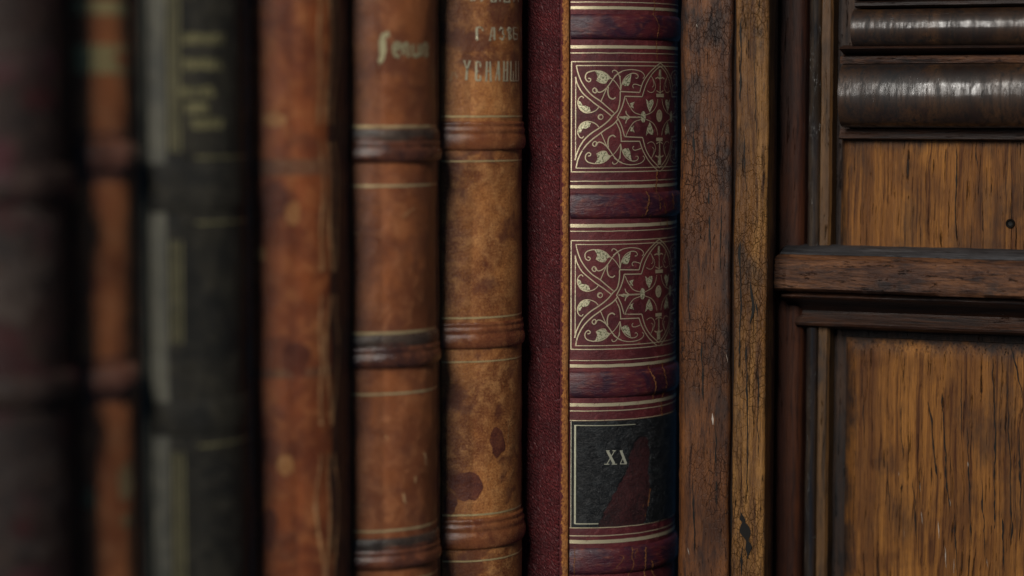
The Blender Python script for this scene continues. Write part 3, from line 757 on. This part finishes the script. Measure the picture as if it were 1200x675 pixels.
class Frame:
    """local frame: x along e, y into the wood (away from the viewer), z up"""
    def __init__(s, name, o, e, parent):
        s.o, s.e = o, e; s.n = (-e[1], e[0])     # n points away from the viewer
        s.parent = parent
        s.rot = atan2(e[1], e[0])
    def mesh(s, name, V, Fc, mat, parent=None, smooth=True, auto=True):
        me = bpy.data.meshes.new(name); me.from_pydata([(x*K, y*K, z*K) for x, y, z in V], [], Fc); me.update()
        bm = bmesh.new(); bm.from_mesh(me); bmesh.ops.recalc_face_normals(bm, faces=bm.faces[:]); bm.to_mesh(me); bm.free()
        o = bpy.data.objects.new(name, me); COL.objects.link(o); me.materials.append(mat)
        if smooth:
            me.polygons.foreach_set('use_smooth', [True]*len(me.polygons)); me.set_sharp_from_angle(angle=radians(40))
        if parent is None:
            o.parent = s.parent; po = parent_origin(s.parent)
            o.location = ((s.o[0]-po[0])*K, (s.o[1]-po[1])*K, -po[2]*K); o.rotation_euler = (0, 0, s.rot)
        else: o.parent = parent
        return o
    def xz(s, u, v, off=0):
        """where the sight line through a photo point meets the plane y = off"""
        d = ray(u, v); px, py = s.o[0]+s.n[0]*off, s.o[1]+s.n[1]*off
        den = d.x*s.n[0]+d.y*s.n[1]; t = (px*s.n[0]+py*s.n[1])/den
        p = CAM+d*t
        return ((p.x-px)*s.e[0]+(p.y-py)*s.e[1], p.z)
    def sweep_z(s, name, prof, z0, z1, mat, parent=None, n=120, wob=.08, caps=True, seed=0):
        V, Fc = [], []; m = len(prof)
        for j in range(n+1):
            z = z0+(z1-z0)*j/n
            for i, (x, y) in enumerate(prof):
                w = wob*(noise.noise(Vector((x*.25+seed, y*.3, z*.06)))*1.5+noise.noise(Vector((x*.8, seed, z*.35)))*.6)
                V.append((x+w, y+w, z))
        for j in range(n):
            for i in range(m):
                Fc.append((j*m+i, j*m+(i+1) % m, (j+1)*m+(i+1) % m, (j+1)*m+i))
        if caps: Fc += [tuple(range(m)), tuple(range(n*m, n*m+m))]
        return s.mesh(name, V, Fc, mat, parent)
    def sweep_x(s, name, prof, x0, x1, mat, parent=None, n=90, wob=.1, seed=0, ends=None):
        """prof: (y, z); ends(t)->(dx) shapes the left end"""
        V, Fc = [], []; m = len(prof)
        for j in range(n+1):
            f = j/n
            for i, (y, z) in enumerate(prof):
                xx = x0+(x1-x0)*f; w = wob*(noise.noise(Vector((xx*.12, y*.4+seed, z*.3)))*1.5+noise.noise(Vector((xx*.6, seed, z*.8)))*.7)
                sh = ends(i)*(1-f) if ends else 0
                V.append((xx+sh, y+w, z+w*.7))
        for j in range(n):
            for i in range(m):
                Fc.append((j*m+i, j*m+(i+1) % m, (j+1)*m+(i+1) % m, (j+1)*m+i))
        Fc += [tuple(range(m)), tuple(range(n*m, n*m+m))]
        return s.mesh(name, V, Fc, mat, parent)

# post: two boards with a groove between them
e = (PR[0]-PL[0], PR[1]-PL[1]); L = hypot(*e); e = (e[0]/L, e[1]/L)
post = Frame('post', PL, e, case)
g0 = post.xz(856.3, 337)[0]; g1 = post.xz(860.3, 337)[0]
def rnd(x0, x1, th, r0, r1, y0=0, k=5):
    p = []
    for i in range(k+1):
        a = pi/2*i/k; p.append((x0+r0-r0*cos(a), y0+r0-r0*sin(a)))
    nseg = 8
    for i in range(1, nseg): p.append((x0+r0+(x1-r1-x0-r0)*i/nseg, y0))
    for i in range(k+1):
        a = pi/2*i/k; p.append((x1-r1+r1*sin(a), y0+r1-r1*cos(a)))
    return p+[(x1, y0+th), (x0, y0+th)]
pb = post.sweep_z('post', rnd(0, g0-.15, 9, 2.2, .9), 0, 245, m_post, wob=.2)
post.sweep_z('post_bead', rnd(g1-.1, L, 9, .7, .9), 0, 245, m_post2, parent=pb, wob=.2, seed=4)
post.sweep_z('post_groove', [(g0-.3, 2.6), (g0+.1, 2.2), (g1-.1, 2.0), (g1+.3, 2.4), (g1+.3, 5), (g0-.3, 5)], 0, 245, m_chan, parent=pb, wob=.05)
post.sweep_z('post_back', [(2.5, 9.05), (L-.3, 9.05), (L-.3, 14), (9, 14)], 0, 245, m_dark, parent=pb, wob=0)

# shelf board under the books
V = [(60, 305, -16), (520, 305, -16), (520, 560, -16), (60, 560, -16), (60, 305, -.02), (520, 305, -.02), (520, 560, -.02), (60, 560, -.02)]
V = [(x-PL[0]+PL[0], y, z) for x, y, z in V]
mesh_from('shelf_board', V, [(0, 3, 2, 1), (4, 5, 6, 7), (0, 1, 5, 4), (1, 2, 6, 5), (2, 3, 7, 6), (3, 0, 4, 7)], None, case, m_dark, smooth=False)

mesh_from('side_panel', [(x, y, z) for z in (0, 246) for x, y in ((451, 327), (462, 327), (462, 480), (451, 480))],
          [(0, 3, 2, 1), (4, 5, 6, 7), (0, 1, 5, 4), (1, 2, 6, 5), (2, 3, 7, 6), (3, 0, 4, 7)], None, case, m_dark, smooth=False)
mesh_from('back_panel', [(x, y, z) for z in (0, 246) for x, y in ((60, 480.5), (462, 480.5), (462, 488), (60, 488))],
          [(0, 3, 2, 1), (4, 5, 6, 7), (0, 1, 5, 4), (1, 2, 6, 5), (2, 3, 7, 6), (3, 0, 4, 7)], None, case, m_dark, smooth=False)
# opened door
BETA = radians(22)
DO = hpos(lat_at(899, 538), 538)
de = (cos(BETA)*RT.x-sin(BETA)*D2[0], cos(BETA)*RT.y-sin(BETA)*D2[1])
dr = Frame('door', DO, de, case)
X = lambda u, v=337, off=0: dr.xz(u, v, off)[0]
Z = lambda u, v, off=0: dr.xz(u, v, off)[1]
xe = X(1200)+25
st = dr.sweep_z('door', rnd(-8, X(940), 14, 1, 2.0), 0, 245, m_stile, wob=.06)
# vertical bead: outer round nose, then a flat golden fillet, then the dark quirk
b0, b1_, b2_ = X(946), X(957), X(971)
m_fil = wood('golden_fillet_wood', (.1, .046, .014), (.025, .013, .006), (.18, .09, .028), .8, .03, rough=.5, pores=.5, grime=.8, coat=0, seed=11, spec=.3)
for z0_, z1_, sd_ in ((0, Z(950, 384), 2), (Z(950, 296), 245, 9)):
    bd = dr.sweep_z('bead_moulding', [(b0-1.2, 6), (b0-1.0, 3.6), (b0-.5, 1.6), (b0, .4), (b0+.6, -.2), (b0+1.2, -.4), (b1_-.4, .1), (b1_, .9), (b1_, 6)], z0_, z1_, m_bead, parent=st, wob=.12, seed=sd_)
    dr.sweep_z('bead_fillet', [(b1_+.1, 6), (b1_+.1, 1.5), (b1_+.4, 1.1), (b2_-.6, 1.2), (b2_, 1.8), (b2_+.1, 6)], z0_, z1_, m_fil, parent=st, wob=.1, seed=sd_+3)
# panels
def panel(x0, x1, z0, z1, y0, name, mat, bevel=3.5):
    V, Fc = [], []; nx, nz = 60, 60
    for j in range(nz+1):
        for i in range(nx+1):
            x = x0+(x1-x0)*i/nx; z = z0+(z1-z0)*j/nz
            dd = min(x-x0, x1-x, z-z0, z1-z); q = max(0, 1-dd/bevel)
            y = y0+1.6*q*q+.22*noise.noise(Vector((x*.06, z*.02, y0)))+.1*noise.noise(Vector((x*.3, z*.05, y0)))
            V.append((x, y, z))
    for j in range(nz):
        for i in range(nx):
            q = j*(nx+1)+i; Fc.append((q, q+1, q+nx+2, q+nx+1))
    b = len(V); V += [(x0, y0+7, z0), (x1, y0+7, z0), (x1, y0+7, z1), (x0, y0+7, z1)]
    bot = list(range(nx+1)); top = [nz*(nx+1)+i for i in range(nx+1)]
    lf = [j*(nx+1) for j in range(nz+1)]; rg = [j*(nx+1)+nx for j in range(nz+1)]
    Fc += [tuple(bot)+(b+1, b), tuple(top)+(b+2, b+3), tuple(lf)+(b+3, b), tuple(rg)+(b+2, b+1), (b, b+1, b+2, b+3)]
    o = dr.mesh(name, V, Fc, mat, parent=st)
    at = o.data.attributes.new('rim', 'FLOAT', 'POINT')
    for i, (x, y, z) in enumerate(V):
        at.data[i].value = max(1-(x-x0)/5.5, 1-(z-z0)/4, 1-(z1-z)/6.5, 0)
    return o
PY = 3.5
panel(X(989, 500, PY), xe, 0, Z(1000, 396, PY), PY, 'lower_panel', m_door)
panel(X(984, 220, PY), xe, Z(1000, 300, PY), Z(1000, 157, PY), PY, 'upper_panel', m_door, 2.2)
dr.sweep_z('door_backing', [(b0-3, 6.5), (xe, 6.5), (xe, 14), (b0-3, 14)], 0, 245, m_chan, parent=st, wob=0)
t = NT('pit_black'); m_pit = t.fin((.008, .007, .006), .6, spec=.2)
# hole in the upper panel
hx, hz = dr.xz(1184, 262, PY)
def ringmesh(cx_, cz_, r, y, name, mat):
    V, Fc = [], []; n = 20
    for k, (rr, yy) in enumerate(((r*1.5, .3), (r*1.25, -.25), (r, -.1), (r*.7, .25), (0.01, .3))):
        for i in range(n):
            a = 2*pi*i/n; V.append((cx_+rr*cos(a), y+yy-.12, cz_+rr*sin(a)))
    for k in range(4):
        for i in range(n): Fc.append((k*n+i, k*n+(i+1) % n, (k+1)*n+(i+1) % n, (k+1)*n+i))
    return dr.mesh(name, V, Fc, mat, parent=st)
ringmesh(hx, hz, .75, PY-.15, 'nail_hole', m_pit)
# horizontal mouldings
def zz_(v, u=1000, off=0): return Z(u, v, off)
x905 = X(905, 320, -9)
zt, zf, zb = zz_(290, off=3), zz_(303.5, off=-8), zz_(345, off=-9)
prof = [(12, zt), (2, zt+.2), (-2, zt-.3), (-6.2, zf+.5), (-7.4, zf+.1), (-8.4, zf-.6), (-8.9, (zf+zb)/2+1), (-9.2, (zf+zb)/2-1.5), (-9.0, zb+1), (-8.0, zb+.2), (-6, zb), (12, zb)]
rail = dr.sweep_x('middle_rail', prof, x905, xe, m_rail, parent=st, n=160, wob=.16, seed=1, ends=lambda i: (0, 0, .8, .8, .3, 0, 0, 0, .2, .6, .6, 0)[i])
dr.sweep_x('rail_ledge_sheen', [(11, zt+.1), (2, zt+.55), (-2, zt+.1), (-5.9, zf+.85), (-6.1, zf+.6), (-2, zt-.35), (2, zt), (11, zt-.2)], X(914, 300, -6), xe, m_ledge_sheen, parent=st, n=160, wob=.12, seed=21)
zl = zz_(349, off=-6); dr.sweep_x('rail_lip', [(10, zb-.05), (-5.2, zb-.05), (-6.0, zl+.3), (-6.2, zl), (-5.8, zl-.5), (-4.6, zl-.9), (-1, zl-2), (1.2, zl-4), (10, zl-4)], X(916, 347, -6), xe, m_dark, parent=st, wob=.06, seed=3)  # shade below the rail is put into the lip's near-black colour
zc = zz_(380, off=-1); dr.sweep_x('rail_lip', [(10, zl-4.05), (1.3, zl-4.05), (.8, zc+1.6), (-1.0, zc+.5), (-1.4, zc), (-1.1, zc-.6), (0, zc-1), (2.2, zc-1.6), (10, zc-1.6)], X(932, 380, -1), xe, m_dark, parent=st, wob=.06, seed=5)
def roll(v0, v1, out, x0, mat, sd, base=2.5, k=18, name='roll_moulding'):
    z1, z0 = zz_(v0, off=-out*.5), zz_(v1, off=-out*.5)
    p = [(10, z0), (base, z0)]
    for i in range(1, k):
        a = pi*i/k; p.append((base-(out+base)*sin(a)**.6, (z0+z1)/2-(z1-z0)/2*cos(a)))
    p += [(base, z1), (10, z1)]
    return dr.sweep_x(name, p, x0, xe, mat, parent=st, n=140, wob=.035, seed=sd)
roll(74, 150, 6.0, X(985, 110, -3), m_roll, 1)
zo = zz_(70, off=-2)
dr.sweep_x('fillet', [(10, zz_(74.5, off=-2)), (-1.2, zz_(74.5, off=-2)), (-1.6, zo), (-1.0, zz_(66, off=-2)), (2, zz_(64, off=-2)), (10, zz_(64, off=-2))], X(985, 70, -1), xe, m_rail, parent=st, wob=.05)
roll(10, 57, 4.2, X(998, 30, -3), m_roll, 6)
dr.sweep_x('fillet', [(10, zz_(64, off=-1)), (.5, zz_(64, off=-1)), (-1.5, zz_(61, off=-1)), (-4.6, zz_(57.5, off=-1)), (-4.4, zz_(56.5, off=-1)), (0, zz_(53, off=-1)), (10, zz_(53, off=-1))], X(985, 57, -3), xe, m_dark, parent=st, wob=.05, seed=8)
dr.sweep_x('fillet', [(10, zz_(9.5, off=-2)), (-1.2, zz_(9.5, off=-2)), (-2.4, zz_(7, off=-2)), (-2.4, zz_(3.5, off=-2)), (-1.2, zz_(1.5, off=-2)), (1, zz_(.5, off=-2)), (10, zz_(.5, off=-2))], X(1002, 5, -2), xe, m_dark, parent=st, wob=.05, seed=11)
roll(-60, 0, 5.0, X(998, -20, -3), m_roll, 13)
dr.sweep_x('fillet', [(10, zz_(164, off=1)), (1.6, zz_(163.5, off=1)), (.9, zz_(162, off=1)), (1.4, zz_(158.5, off=1)), (2.4, zz_(151, off=1)), (10, zz_(151, off=1))], X(983, 160, 1), xe, m_dark, parent=st, wob=.05, seed=14)

def sliver(fr, pts, w, off, mat, name, parent):
    p = catmull([fr.xz(u, v, off) for u, v in pts], .8); V, Fc = [], []; n = len(p)
    for i, (x, z) in enumerate(p):
        x += .35*noise.noise(Vector((x*.3, z*.25, 1)))+.12*noise.noise(Vector((x, z*.9, 1)))
        ww = w*(.25+1.1*abs(noise.noise(Vector((x, z*.3, 7)))))*min(1, i/4+.1, (n-1-i)/4+.1)
        V += [(x-ww/2, off, z), (x+ww/2, off, z)]
    for i in range(n-1): Fc.append((2*i, 2*i+1, 2*i+3, 2*i+2))
    return fr.mesh(name, V, Fc, mat, parent=parent)
rr = random.Random(5)
for pts, w in ((((1120,168),(1121,200),(1119,240),(1121,284)), .45), (((1143,170),(1146,200)), .3), (((1088,470),(1094,520),(1098,560)), .5), (((1104,460),(1108,540),(1112,600)), .45),
               (((1133,500),(1136,580),(1138,640)), .4), (((1163,420),(1166,520),(1165,620)), .55), (((1180,450),(1184,560),(1186,640)), .45), (((1194,500),(1196,600)), .5),
               (((1126,430),(1127,520)), .3), (((1070,560),(1074,640)), .35), (((1118,600),(1122,680)), .4), (((1150,560),(1155,660)), .35), (((1174,600),(1178,670)), .5),
               (((1184,405),(1194,440)), .6), (((1190,425),(1199,470)), .35), (((1040,540),(1043,620)), .25), (((1055,470),(1058,540)), .25), (((1010,430),(1013,520)), .25)):
    sliver(dr, pts, w, PY-.32, m_pit, 'wood_crack', st)
t = NT('chipped_pale_wood'); m_chip = t.fin((.42, .36, .3), .6, spec=.3)
for u, v, L_, w in ((1080,600,14,.5),(1099,610,22,.6),(1107,640,26,.5),(1112,585,8,.4),(1133,541,6,1.1),(1052,553,5,.6),(1117,655,18,.4),(1060,620,10,.3),(1156,655,10,.4),(1078,565,12,.25)):
    sliver(dr, ((u, v), (u+1, v+L_)), w, PY-.34, m_chip, 'pale_scratch', st)
for pts, w in ((((869,600),(871,612),(874,628),(877,640),(876,655)), 2.6), (((868,20),(869,70),(867,120)), .5), (((872,150),(874,230)), .45), (((884,60),(886,160)), .4), (((866,280),(868,350),(866,420)), .6),
               (((880,330),(882,365),(879,380)), 1.6), (((884,350),(888,372)), 1.1), (((874,400),(876,500),(875,580)), .55), (((888,430),(889,540)), .4), (((870,640),(868,678)), 1.0)):
    sliver(post, pts, w, -.16, m_pit, 'wood_crack', pb)
for pts, w in ((((812,150),(814,200)), .7), (((830,215),(833,300)), .6), (((845,240),(844,320)), .5), (((805,300),(808,380)), .5), (((822,400),(824,470)), .9), (((838,480),(840,600)), .5), (((812,560),(814,650)), .6)):
    sliver(post, pts, w, -.16, m_pit, 'wood_crack', pb)
for u, v, L_, w in ((834,484,14,1.2),(806,642,8,1.0),(851,415,10,.5),(816,28,4,.9),(803,148,6,.5)):
    sliver(post, ((u, v), (u+1, v+L_)), w, -.17, m_chip, 'pale_scratch', pb)

# ------------------------------------------------------------------ light
def area(name, lat, dep, z, sx, sy, power, col, target=(700, 330, 525)):
    l = bpy.data.lights.new(name, 'AREA'); l.shape = 'RECTANGLE'; l.size = sx*K; l.size_y = sy*K; l.energy = power; l.color = col
    o = bpy.data.objects.new(name, l); COL.objects.link(o)
    x, y = hpos(lat, dep); o.location = (x*K, y*K, z*K)
    tx, ty = hpos(lat_at(target[0], target[2]), target[2]); tv = Vector((tx, ty, CZ-30))-Vector((x, y, z))
    o.rotation_euler = tv.to_track_quat('-Z', 'Y').to_euler()
    return o
area('highlight_strip', -412, -272, 430, 26, 480, 270, (1.0, .96, .9))  # slit lamp added for the narrow highlight on the mouldings
area('key_light', -235, -322, 620, 210, 340, 640, (1.0, .95, .87))  # added key lamp, left of the camera, to light the spines
area('fill_light', -150, -420, 420, 700, 500, 10, (.85, .93, 1.0))  # added weak fill from behind the camera

w = bpy.data.worlds.new('World'); S.world = w; w.use_nodes = True
bg = w.node_tree.nodes['Background']; bg.inputs[0].default_value = (.17, .38, .7, 1); bg.inputs[1].default_value = .07

cd = bpy.data.cameras.new('camera'); cam = bpy.data.objects.new('camera', cd); COL.objects.link(cam)
cam.location = CAM*K
from mathutils import Matrix
cam.rotation_euler = Matrix((RT, UP, -FW)).transposed().to_euler()
cd.sensor_width = 36; cd.lens = 36*F/1200; cd.clip_start = .05; cd.clip_end = 200
cd.dof.use_dof = True; cd.dof.focus_distance = 522*K; cd.dof.aperture_fstop = .57; cd.dof.aperture_blades = 0
S.camera = cam
S.view_settings.view_transform = 'Standard'; S.view_settings.look = 'None'
S.view_settings.exposure = 0; S.view_settings.gamma = 1
